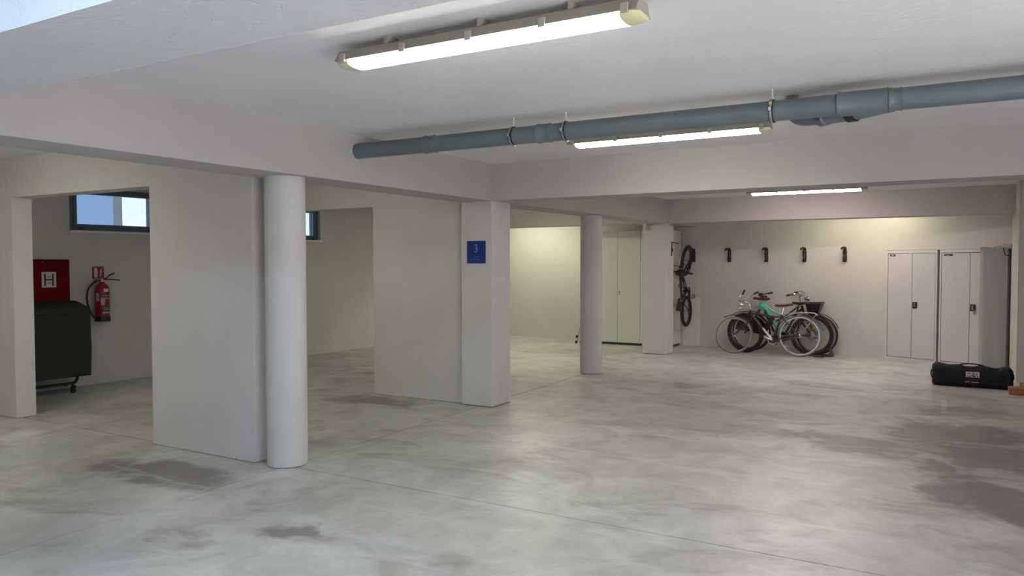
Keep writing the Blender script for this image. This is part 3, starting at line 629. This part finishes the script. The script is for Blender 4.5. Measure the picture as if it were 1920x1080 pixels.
# ------------------------------------------------------------------ long bag
bg_ = thing('long_bag', 'long black nylon carrying bag with a small white and red patch before the cabinets', 'bag', (.31, 11.30, 0))
bm = NB(); rs = []; NR = 28
for i in range(27):
    u = i / 26; x = -.44 + u * .885
    e = min(1, min(u, 1 - u) / .045); e = .80 + .20 * math.sqrt(max(0, 1 - (1 - e) ** 2))
    hgt = (.272 - .012 * u + .010 * math.sin(u * 9 + .5) + .010 * math.sin(u * 23) - .022 * math.exp(-((u - .82) / .07) ** 2) + .012 * math.exp(-((u - .95) / .04) ** 2)) * (.90 + .1 * e)
    ring_ = []
    for k in range(NR):
        a = 2 * math.pi * k / NR; c, s = math.cos(a), math.sin(a)
        y = .125 * e * math.copysign(abs(c) ** .55, c); z = hgt / 2 + hgt / 2 * e ** .6 * math.copysign(abs(s) ** .5, s)
        y += .006 * math.sin(x * 31 + a * 3)
        ring_.append((x, y, max(0.001, z)))
    rs.append(ring_)
loft(bm, rs); body = obj('bag_body', bm, M_BAG, bg_, ang=70)
bm = NB(); tube(bm, spline([(-.42, -.06, .262), (-.2, -.075, .263), (.05, -.078, .262), (.25, -.076, .25), (.40, -.06, .245)], 6), .006, 6); obj('zip', bm, M_BLACK, body)
bm = NB(); tube(bm, spline([(-.16, -.05, .265), (-.10, -.02, .285), (0, .0, .292), (.10, -.02, .282), (.16, -.05, .262)], 6), .009, 6); obj('handle', bm, M_BAG, bg_)
for x in (-.445, .447):
    bm = NB(); tube(bm, spline([(x * .985, -.05, .20), (x * 1.012, -.03, .17), (x * 1.012, .02, .12), (x * .985, .04, .09)], 4), .008, 6); obj('end_strap', bm, M_BAG, bg_)
pt = bxo('patch', mat('white_patch', (.58, .57, .55), .6), bg_, -.065, .085, -.1335, -.126, .135, .205)
bm = NB()
for (a, b_, c, d) in ((-.05, -.012, .181, .190), (.012, .03, .180, .190), (-.055, -.045, .142, .155), (-.035, -.005, .142, .153), (.01, .04, .142, .154), (.058, .070, .142, .158), (.045, .065, .168, .180), (-.005, .035, .160, .170)): box(bm, a, b_, -.1347, -.1335, c, d)
obj('patch_print', bm, M_BLACK, pt, False)
bm = NB(); pts = [(-.06, -.1325, .128), (-.068, -.1325, .105), (-.05, -.1325, .092), (-.035, -.1325, .098), (-.032, -.1325, .118), (-.022, -.1325, .096), (-.010, -.1325, .118), (.002, -.1325, .098), (.014, -.1325, .116), (.026, -.1325, .098), (.04, -.1325, .114), (.05, -.1325, .098), (.066, -.1325, .124)]
tube(bm, spline(pts, 5), .0032, 6); obj('patch_script', bm, mat('dark_red_thread', (.15, .02, .03), .6), pt)
bm = NB(); box(bm, -.072, -.022, -.1335, -.126, .070, .077); box(bm, -.005, .080, -.1335, -.126, .070, .077); obj('patch_line', bm, M_LABEL, pt, False)

# planks at the foot of the right wall
pk = thing('plank', 'orange brown wooden plank lying on the floor right of the black bag', 'plank', (.98, 10.93, 0))
bxo('plank_board', M_WOOD, pk, -.29, .8, -.10, .10, 0, .078, bev=.004)
pk = thing('plank', 'pale wooden plank lying behind the orange brown plank', 'plank', (1.10, 11.22, 0))
bxo('plank_board', M_PALEWOOD, pk, -.27, .8, -.09, .09, 0, .09, bev=.004)

# ------------------------------------------------------------------ bicycles
def wheel(par, name, c, r, tr, tyre, rim, turn=None, spokes=28, rim_w=.012, disc=None):
    bm = NB(); torus(bm, r - tr, tr, (0, 0, 0), 44, 8, 'y'); wv = obj(name, bm, tyre, par)
    wv.location = c
    if turn is not None: wv.rotation_euler = turn
    bm = NB(); rr = r - 2 * tr; lathe(bm, [(rr - .016, -rim_w), (rr + .004, -rim_w), (rr + .004, rim_w), (rr - .016, rim_w)], (0, 0, 0), 44, 'y', closed=True); obj('rim', bm, rim, wv)
    bm = NB(); lathe(bm, [(.012, -.05), (.016, -.04), (.024, -.036), (.014, -.028), (.014, .028), (.024, .036), (.016, .04), (.012, .05)], (0, 0, 0), 12, 'y'); obj('hub', bm, M_CHROME, wv)
    bm = NB()
    for k in range(spokes):
        a = 2 * math.pi * k / spokes; a2 = a + (.35 if k % 4 < 2 else -.35); s = .034 if k % 2 else -.034
        tube(bm, [(.022 * math.cos(a2), s, .022 * math.sin(a2)), ((rr - .01) * math.cos(a), 0, (rr - .01) * math.sin(a))], .0011, 3, cap=False)
    obj('spokes', bm, M_STEEL, wv)
    if disc:
        bm = NB(); lathe(bm, [(disc[0] * .62, disc[2]), (disc[0], disc[2]), (disc[0], disc[2] + .003), (disc[0] * .62, disc[2] + .003)], (0, 0, 0), 28, 'y', closed=True); obj('brake_disc', bm, disc[1], wv)
    return wv
def saddle(par, p, m, L_=.27, W2=.085, tilt=0):
    bm = NB(); rs = []
    for i in range(10):
        u = i / 9; x = -L_ * .5 + u * L_
        hw = W2 * (1 - u) ** .9 + .017 * (1 - .2 * u) if u > .12 else (W2 + .016) * (.7 + .3 * u / .12)
        rs.append([(x, hw * math.cos(a), (.022 if u < .95 else .014) * math.sin(a) + .012 * math.cos(u * 5) * .6) for a in [2 * math.pi * k / 12 for k in range(12)]])
    loft(bm, rs); o = obj('saddle', bm, m, par); o.location = p; o.rotation_euler = (0, tilt, 0)
    bm = NB()
    for s in (-1, 1): tube(bm, [(-.08, s * .03, -.02), (-.02, s * .022, -.045), (.06, s * .02, -.045), (.10, s * .012, -.02)], .0035, 5)
    obj('saddle_rail', bm, M_STEEL, o); return o
def crank(par, bb, m, rad=.085, ang=0.6, arm=.165, guard=None):
    bm = NB(); lathe(bm, [(rad * .75, -.052), (rad, -.052), (rad, -.047), (rad * .75, -.047)], bb, 30, 'y', closed=True)
    for k in range(5):
        a = 2 * math.pi * k / 5; tube(bm, [(bb[0], -.05 + bb[1], bb[2]), (bb[0] + rad * .78 * math.cos(a), -.05 + bb[1], bb[2] + rad * .78 * math.sin(a))], .006, 5)
    lathe(bm, [(.020, -.065), (.020, .065)], bb, 14, 'y'); c = obj('chainring', bm, m, par)
    for s in (-1, 1):
        a = ang if s < 0 else ang + math.pi; e = Vector((bb[0] + arm * math.cos(a), bb[1] + s * .085, bb[2] + arm * math.sin(a)))
        bm = NB(); tube(bm, [(bb[0], bb[1] + s * .065, bb[2]), e], [.012, .009], 8); ca = obj('crank_arm', bm, m, par)
        bm = NB(); y0 = e.y + s * .012; y1 = e.y + s * .105
        for xx in (-.028, .028): tube(bm, [(e.x + xx, y0, e.z), (e.x + xx, y1, e.z)], .008, 6)
        tube(bm, [(e.x - .028, y1, e.z), (e.x + .028, y1, e.z)], .007, 6); tube(bm, [(e.x - .028, y0, e.z), (e.x + .028, y0, e.z)], .007, 6); tube(bm, [(e.x, e.y, e.z), (e.x, y1, e.z)], .006, 6)
        obj('pedal', bm, M_BLACK, ca)
def arc_fender(par, c, r, a0, a1, m, wdt=.022, name='mudguard'):
    bm = NB(); rs = []
    for k in range(17):
        a = R(a0 + (a1 - a0) * k / 16); rs.append([(c[0] + q * math.cos(a), y, c[2] + q * math.sin(a)) for q, y in ((r, -wdt), (r + .010, -wdt * .5), (r + .012, 0), (r + .010, wdt * .5), (r, wdt), (r + .007, wdt * .45), (r + .009, 0), (r + .007, -wdt * .45))])
    loft(bm, rs); return obj(name, bm, m, par)
def tubes(par, name, m, segs, seg=9):
    bm = NB()
    for pts, r in segs: tube(bm, pts, r, seg)
    return obj(name, bm, m, par)
def bikeM(rx, ry, fx, fy, lean=0.0, z=0.0):
    """rear contact point -> front contact point on the floor"""
    d = Vector((fx - rx, fy - ry, 0)).normalized(); y = Vector((0, 0, 1)).cross(d); u = Vector((0, 0, 1))
    M = Matrix((d, y, u)).transposed().to_4x4() @ Matrix.Rotation(lean, 4, 'X'); M.translation = Vector((rx, ry, z)); return M

# city bicycle in front (faces left)
A = thing('bicycle', 'dark city bicycle with brown saddle and cream tyres parked in front of the others', 'bicycle', M=bikeM(-2.11, 13.42, -3.17, 13.36, lean=.05), group='bicycles parked at the back wall')
ra, fa, bbp, sc_, ht, hbt = V(0, 0, .35), V(1.075, 0, .325), V(.44, 0, .27), V(.30, 0, .665), V(.80, 0, .77), V(.76, 0, .635)
tubes(A, 'frame', M_DARKPAINT, [([bbp, V(.31, 0, .64), V(.29, 0, .70)], .016), (spline([sc_, V(.5, 0, .675), V(.78, 0, .715)], 5), .014), ([V(.765, 0, .655), bbp], .015), ([hbt, ht], .019),
    ([sc_ + V(0, .012, 0), ra + V(0, .055, 0)], .008), ([sc_ - V(0, .012, 0), ra - V(0, .055, 0)], .008), ([bbp + V(0, .03, 0), ra + V(0, .055, 0)], .009), ([bbp - V(0, .03, 0), ra - V(0, .055, 0)], .009)])
o = tubes(A, 'down_tube_cover', M_WHITE, [([V(.60, 0, .462), V(.46, 0, .290)], [.016, .022])]); o['label'] = 'white lower tube'
fw = wheel(A, 'front_wheel', fa, .325, .014, M_CREAM, M_STEEL, turn=(R(-6), 0, R(24)))
rw = wheel(A, 'rear_wheel', ra, .35, .016, M_CREAM, M_CHROME)
tubes(A, 'fork', M_DARKPAINT, [([V(.765, 0, .65), V(.80, .0, .60)], .014), (spline([V(.80, .03, .60), V(.92, .045, .48), fa + V(0, .055, 0)], 4), .009), (spline([V(.80, -.03, .60), V(.92, -.045, .48), fa - V(0, .055, 0)], 4), .009)])
tubes(A, 'seat_post', M_CHROME, [([V(.295, 0, .68), V(.265, 0, .83)], .012)])
saddle(A, V(.262, 0, .865), M_BROWN, .29, .085, R(3))
tubes(A, 'stem', M_CHROME, [([ht, V(.83, 0, .88), V(.90, 0, .915)], .012)])
tubes(A, 'handlebar', M_CHROME, [(spline([V(.80, -.28, 1.05), V(.88, -.29, .99), V(.96, -.24, .93), V(.90, 0, .915), V(.96, .24, .93), V(.93, .29, 1.0), V(.87, .29, 1.07)], 5), .010)])
for s in (-1, 1): tubes(A, 'grip', M_DBROWN, [([V(.80, -.28, 1.05), V(.72, -.27, 1.09)] if s < 0 else [V(.90, .29, 1.03), V(.86, .285, 1.11)], .017)])
tubes(A, 'brake_lever', M_CHROME, [(spline([V(.90, .26, 1.0), V(.98, .24, .95), V(.96, .22, .88), V(.90, .20, .86)], 4), .006)])
bm = NB(); lathe(bm, [(.0, -.03), (.035, -.03), (.040, .02), (.0, .035)], (.98, 0, .80), 14, 'x'); tube(bm, [(.96, 0, .80), (.80, 0, .77)], .007, 6); obj('headlight', bm, M_CHROME, A)
crank(A, bbp, M_STEEL, .09, 3.5)
bm = NB(); rs = []
for x, h2, z in ((.50, .05, .275), (.46, .065, .272), (.30, .055, .30), (.08, .045, .345), (.03, .03, .35)): rs.append([(x, -.045, z - h2), (x, -.062, z - h2 * .8), (x, -.062, z + h2 * .8), (x, -.045, z + h2)])
loft(bm, rs); obj('chain_guard', bm, M_BLKPAINT, A)
arc_fender(A, ra, .37, -8, 150, M_BLKPAINT); arc_fender(A, fa, .345, 60, 150, M_BLKPAINT)
tubes(A, 'luggage_rack', M_STEEL, [(spline([V(.27, .05, .69), V(.10, .06, .745), V(-.20, .06, .745), V(-.27, .05, .70)], 5), .006), (spline([V(.27, -.05, .69), V(.10, -.06, .745), V(-.20, -.06, .745), V(-.27, -.05, .70)], 5), .006),
    ([V(-.25, .055, .72), ra + V(0, .065, 0)], .006), ([V(-.25, -.055, .72), ra + V(0, -.065, 0)], .006), ([V(-.27, .05, .70), V(-.27, -.05, .70)], .006), ([V(-.05, .06, .745), V(-.05, -.06, .745)], .005), ([V(.08, .06, .742), V(.08, -.06, .742)], .005), ([V(-.2, 0, .745), V(.2, 0, .725)], .005)])
tubes(A, 'crank_cover_bar', M_CHROME, [(spline([V(.43, -.07, .24), V(.36, -.09, .175), V(.22, -.09, .165)], 4), .009)])

# mint and black electric bicycle behind it (faces left)
B = thing('bicycle', 'mint green and black electric bicycle with thick black tyres, between the other two parked ones', 'bicycle', M=bikeM(-1.96, 13.72, -3.04, 13.66, lean=-.06), group='bicycles parked at the back wall')
ra, fa, bbp, sc_, ht, hbt = V(0, 0, .35), V(1.10, 0, .35), V(.45, 0, .31), V(.26, 0, .70), V(.80, 0, .93), V(.85, 0, .78)
tubes(B, 'frame', M_BLKPAINT, [([bbp, sc_, V(.24, 0, .74)], .018), ([bbp + V(0, .03, 0), ra + V(0, .06, 0)], .011), ([bbp - V(0, .03, 0), ra - V(0, .06, 0)], .011), ([sc_ + V(0, .014, 0), ra + V(0, .06, 0)], .009), ([sc_ - V(0, .014, 0), ra - V(0, .06, 0)], .009)])
o = tubes(B, 'down_tube', M_MINT, [([V(.83, 0, .85), V(.74, 0, .78), V(.50, 0, .36)], [.034, .030, .026]), ([hbt, ht], .028), (spline([V(.80, 0, .88), V(.62, 0, .74), V(.30, 0, .60)], 4), .015)], 12); o['label'] = 'mint green down tube'
bm = NB(); box(bm, -.045, .045, -.03, .03, -.16, .16, bev=.015, seg=2); bt = obj('battery', bm, M_BLACK, B); bt.location = (.66, 0, .55); bt.rotation_euler = (0, R(-29.7), 0); bt.location.x += .05; bt.location.z -= .04
bm = NB(); lathe(bm, [(0, -.055), (.075, -.055), (.085, -.03), (.085, .03), (.075, .055), (0, .055)], bbp, 20, 'y'); obj('motor', bm, M_BLACK, B)
wheel(B, 'front_wheel', fa, .35, .031, M_RUBBER, M_BLKPAINT, turn=(0, 0, R(-20))); 
wheel(B, 'rear_wheel', ra, .35, .029, M_RUBBER, M_BLKPAINT, disc=(.095, mat('dull_teal_disc', (.08, .16, .15), .35), -.05))
tubes(B, 'fork', M_BLACK, [([hbt, V(.88, 0, .71)], .02), ([V(.88, .05, .71), fa + V(0, .06, 0)], [.019, .015]), ([V(.88, -.05, .71), fa - V(0, .06, 0)], [.019, .015]), ([V(.88, .05, .71), V(.88, -.05, .71)], .017)])
tubes(B, 'seat_post', M_BLACK, [([V(.24, 0, .74), V(.205, 0, .87)], .014)]); saddle(B, V(.19, 0, .90), M_BLACK, .26, .07)
tubes(B, 'stem', M_BLACK, [([ht, V(.79, 0, .98), V(.84, 0, 1.0)], .017)])
tubes(B, 'handlebar', M_BLACK, [(spline([V(.72, -.33, 1.03), V(.80, -.2, 1.02), V(.84, 0, 1.0), V(.80, .2, 1.02), V(.72, .33, 1.03)], 5), .012)])
for s in (-1, 1): tubes(B, 'grip', M_BLACK, [([V(.75, s * .27, 1.028), V(.69, s * .37, 1.032)], .018)])
bm = NB(); box(bm, .80, .87, -.05, .05, 1.01, 1.06, bev=.01); obj('display', bm, M_BLACK, B)
bm = NB(); box(bm, .87, .92, -.03, .03, .82, .87, bev=.01); tube(bm, [(.88, 0, .85), (.82, 0, .87)], .008, 6); obj('headlight', bm, M_STEEL, B)
crank(B, bbp, M_BLACK, .085, 2.4)
arc_fender(B, ra, .375, 10, 160, M_BLKPAINT, .03); arc_fender(B, fa, .375, 50, 150, M_BLKPAINT, .03)

# dark bicycle with basket against the wall (faces right)
Cc = thing('bicycle', 'dark bicycle with black front basket leaning on the back wall behind the others', 'bicycle', M=bikeM(-3.02, 13.985, -1.90, 13.905, lean=.045), group='bicycles parked at the back wall')
ra, fa, bbp, sc_, ht, hbt = V(0, 0, .345), V(1.12, 0, .345), V(.44, 0, .28), V(.25, 0, .70), V(.855, 0, .90), V(.90, 0, .72)
tubes(Cc, 'frame', M_DARKPAINT, [([bbp, sc_, V(.24, 0, .74)], .017), (spline([V(.87, 0, .78), V(.70, 0, .62), V(.46, 0, .36)], 5), .020), (spline([V(.85, 0, .86), V(.66, 0, .70), V(.36, 0, .50)], 5), .014), ([hbt, ht], .02),
    ([bbp + V(0, .03, 0), ra + V(0, .06, 0)], .010), ([bbp - V(0, .03, 0), ra - V(0, .06, 0)], .010), ([sc_ + V(0, .014, 0), ra + V(0, .06, 0)], .008), ([sc_ - V(0, .014, 0), ra - V(0, .06, 0)], .008)])
fwc = wheel(Cc, 'front_wheel', fa, .345, .018, M_RUBBER, M_STEEL); bm = NB(); box(bm, -.06, -.02, -.045, -.034, .10, .14, bev=.005); obj('reflector', bm, M_YELLOW, fwc); rwc = wheel(Cc, 'rear_wheel', ra, .345, .018, M_RUBBER, M_CHROME)
bm = NB(); vs = [bm.verts.new((.30 * math.cos(a), .03, .30 * math.sin(a))) for a in [R(5 + 170 * k / 16) for k in range(17)]] ; c0 = bm.verts.new((.05, .03, -.02)); 
for a_, b__ in zip(vs, vs[1:]): bm.faces.new((c0, a_, b__))
bmesh.ops.solidify(bm, geom=bm.faces[:], thickness=.003); sk = obj('skirt_guard', bm, M_BLACK, Cc); sk.location = ra; sk.rotation_euler = (0, 0, 0)
for (x, z) in ((.125, -.140), (.095, -.180)):
    bm = NB(); box(bm, x - .020, x + .020, -.045, -.034, z - .020, z + .020, bev=.005); o = obj('reflector', bm, M_YELLOW, rwc); 
tubes(Cc, 'fork', M_DARKPAINT, [([hbt, V(.91, 0, .69)], .016), (spline([V(.91, .04, .69), V(1.0, .05, .52), fa + V(0, .058, 0)], 4), .010), (spline([V(.91, -.04, .69), V(1.0, -.05, .52), fa - V(0, .058, 0)], 4), .010)])
tubes(Cc, 'seat_post', M_CHROME, [([V(.24, 0, .74), V(.20, 0, .90)], .013)]); saddle(Cc, V(.19, 0, .945), M_DKRED, .28, .085)
tubes(Cc, 'stem', M_CHROME, [([ht, V(.835, 0, .99), V(.885, 0, 1.03)], .013)])
tubes(Cc, 'handlebar', M_CHROME, [(spline([V(.72, -.28, 1.04), V(.81, -.27, 1.06), V(.885, -.16, 1.045), V(.885, 0, 1.03), V(.885, .16, 1.045), V(.81, .27, 1.06), V(.72, .28, 1.04)], 5), .011)])
for s in (-1, 1): tubes(Cc, 'grip', M_DBROWN, [([V(.80, s * .27, 1.06), V(.68, s * .28, 1.035)], .018)])
bm = NB(); lathe(bm, [(0, -.02), (.030, -.02), (.034, 0), (.026, .02), (0, .028)], (.88, -.17, 1.075), 14, 'z'); obj('bell', bm, M_CHROME, Cc)
bm = NB(); lathe(bm, [(0, -.05), (.028, -.05), (.042, .02), (.038, .035), (0, .04)], (.965, 0, .965), 14, 'x'); obj('headlight', bm, M_CHROME, Cc)
bm = NB(); 
def bring(x0, x1, yw, z): return [(x0, -yw, z), (x1, -yw, z), (x1, yw, z), (x0, yw, z)]
loft(bm, [bring(1.0, 1.14, .10, .69), bring(.965, 1.215, .15, .885), bring(.977, 1.203, .138, .885), bring(1.01, 1.13, .09, .70)]); bk = obj('basket', bm, M_BLACK, Cc, ang=20)
tubes(bk, 'basket_rim', M_BLACK, [([V(.965, -.15, .885), V(1.215, -.15, .893), V(1.215, .15, .893), V(.965, .15, .885), V(.965, -.15, .885)], .009)])
tubes(Cc, 'basket_stay', M_STEEL, [([V(.93, .05, .76), V(.99, .05, .72)], .007), ([V(.93, -.05, .76), V(.99, -.05, .72)], .007), ([V(1.10, .05, .705), fa + V(0, .07, 0)], .005), ([V(1.10, -.05, .705), fa + V(0, -.07, 0)], .005)])
crank(Cc, bbp, M_STEEL, .085, 1.1)
arc_fender(Cc, ra, .365, 5, 165, M_DARKPAINT); arc_fender(Cc, fa, .365, 20, 165, M_DARKPAINT)
# floor stand for the right wheels
fs = thing('bike_stand', 'black wire floor stand holding the wheels at the right end of the bicycles', 'bike stand', (-1.80, 13.62, 0))
tubes(fs, 'base_rail', M_BLACK, [([V(-.28, .0, .012), V(.16, .02, .012)], .011), ([V(-.2, .2, .012), V(.16, .2, .012)], .011), ([V(.14, .0, .012), V(.14, .22, .012)], .011)])
tubes(fs, 'wire_loop', M_BLACK, [(spline([V(-.10, 0, .012), V(-.10, -.12, .010), V(.02, -.15, .010), V(.06, -.1, .010), V(.06, 0, .012)], 5), .006)])
bm = NB(); loft(bm, [[(.10, .05, 0.0), (.19, .05, 0), (.19, .2, 0), (.10, .2, 0)], [(.135, .09, .13), (.155, .09, .13), (.155, .16, .13), (.135, .16, .13)]]); obj('wedge_foot', bm, M_BLACK, fs)

# small bicycle hanging by its front wheel (bike forward = up, bike up = out from the wall)
xh = -4.225; yh = K0[1] + (xh - K0[0]) * (K1[1] - K0[1]) / (K1[0] - K0[0]) - .030
Mh = Matrix((Vector((0, 0, 1)), Vector((1, 0, 0)), Vector((0, 1, 0)))).transposed().to_4x4()
Mh = Matrix(((0, 1, 0, xh), (0, 0, -1, yh), (1, 0, 0, .675), (0, 0, 0, 1)))
if Mh.to_3x3().determinant() < 0: Mh = Matrix(((0, -1, 0, xh), (0, 0, -1, yh), (1, 0, 0, .675), (0, 0, 0, 1)))
H = thing('bicycle', 'black mountain bicycle hanging vertically by its front wheel on the back wall', 'bicycle', M=Mh)
ra, fa, bbp, sc_, ht, hbt = V(0, 0, .30), V(.95, 0, .30), V(.38, 0, .29), V(.21, 0, .62), V(.70, 0, .73), V(.735, 0, .62)
tubes(H, 'frame', M_BLKPAINT, [([bbp, sc_], .021), ([sc_ - V(0, 0, .03), ht - V(-.01, 0, .03)], .024), ([hbt + V(-.01, 0, .02), bbp], .034), ([hbt, ht], .027), ([bbp + V(0, .03, 0), ra + V(0, .06, 0)], .010), ([bbp - V(0, .03, 0), ra - V(0, .06, 0)], .010), ([sc_ + V(0, .014, 0), ra + V(0, .06, 0)], .009), ([sc_ - V(0, .014, 0), ra - V(0, .06, 0)], .009)])
wheel(H, 'front_wheel', fa, .295, .031, M_RUBBER, M_BLKPAINT, turn=(0, 0, R(-8))); wheel(H, 'rear_wheel', ra, .295, .031, M_RUBBER, M_BLKPAINT, disc=(.05, M_BLACK, -.045))
tubes(H, 'fork', M_BLACK, [([hbt, V(.77, 0, .60)], .02), ([V(.77, .055, .62), fa + V(0, .065, 0)], .017), ([V(.77, -.055, .62), fa - V(0, .065, 0)], .017), ([V(.77, .055, .60), V(.77, -.055, .60)], .017)])
tubes(H, 'seat_post', M_STEEL, [([sc_, V(.16, 0, .74)], .014)]); saddle(H, V(.15, 0, .75), M_BLACK, .24, .05)
tubes(H, 'stem', M_BLACK, [([ht, V(.69, 0, .77), V(.75, 0, .79)], .018)])
tubes(H, 'handlebar', M_BLACK, [(spline([V(.71, -.26, .82), V(.75, -.08, .80), V(.75, .08, .80), V(.71, .26, .82)], 5), .012)])
for s in (-1, 1): tubes(H, 'grip', M_BLACK, [([V(.725, s * .18, .815), V(.71, s * .27, .82)], .017)])
tubes(H, 'brake_lever', M_STEEL, [([V(.73, .16, .81), V(.79, .20, .80)], .006), ([V(.73, -.16, .81), V(.79, -.20, .80)], .006)])
crank(H, bbp, M_BLACK, .075, 2.25, .15)
bm = NB(); lathe(bm, [(0, -.05), (.03, -.05), (.034, .0), (.03, .05), (0, .05)], (.72, 0, .79), 12, 'y'); obj('handlebar_lamp', bm, M_BLACK, H)
bm = NB(); lathe(bm, [(.02, .05), (.055, .05), (.055, .056), (.02, .056)], bbp, 20, 'y', closed=True); obj('crank_bolt_ring', bm, M_CHROME, H)
tubes(H, 'brake_cable', M_BLACK, [(spline([V(.74, .18, .81), V(.86, .12, .80), V(.84, .02, .70), V(.78, .0, .66)], 5), .006), (spline([V(.74, -.18, .81), V(.88, -.12, .78), V(.84, -.04, .70), V(.70, 0, .66)], 5), .006)])
tubes(H, 'bottle_cage', M_STEEL, [([V(.46, -.02, .42), V(.56, -.02, .50)], .012), ([V(.46, .02, .42), V(.56, .02, .50)], .012)])
tubes(H, 'front_reflector', M_STEEL, [([V(.80, -.05, .66), V(.80, .05, .66)], .014)])
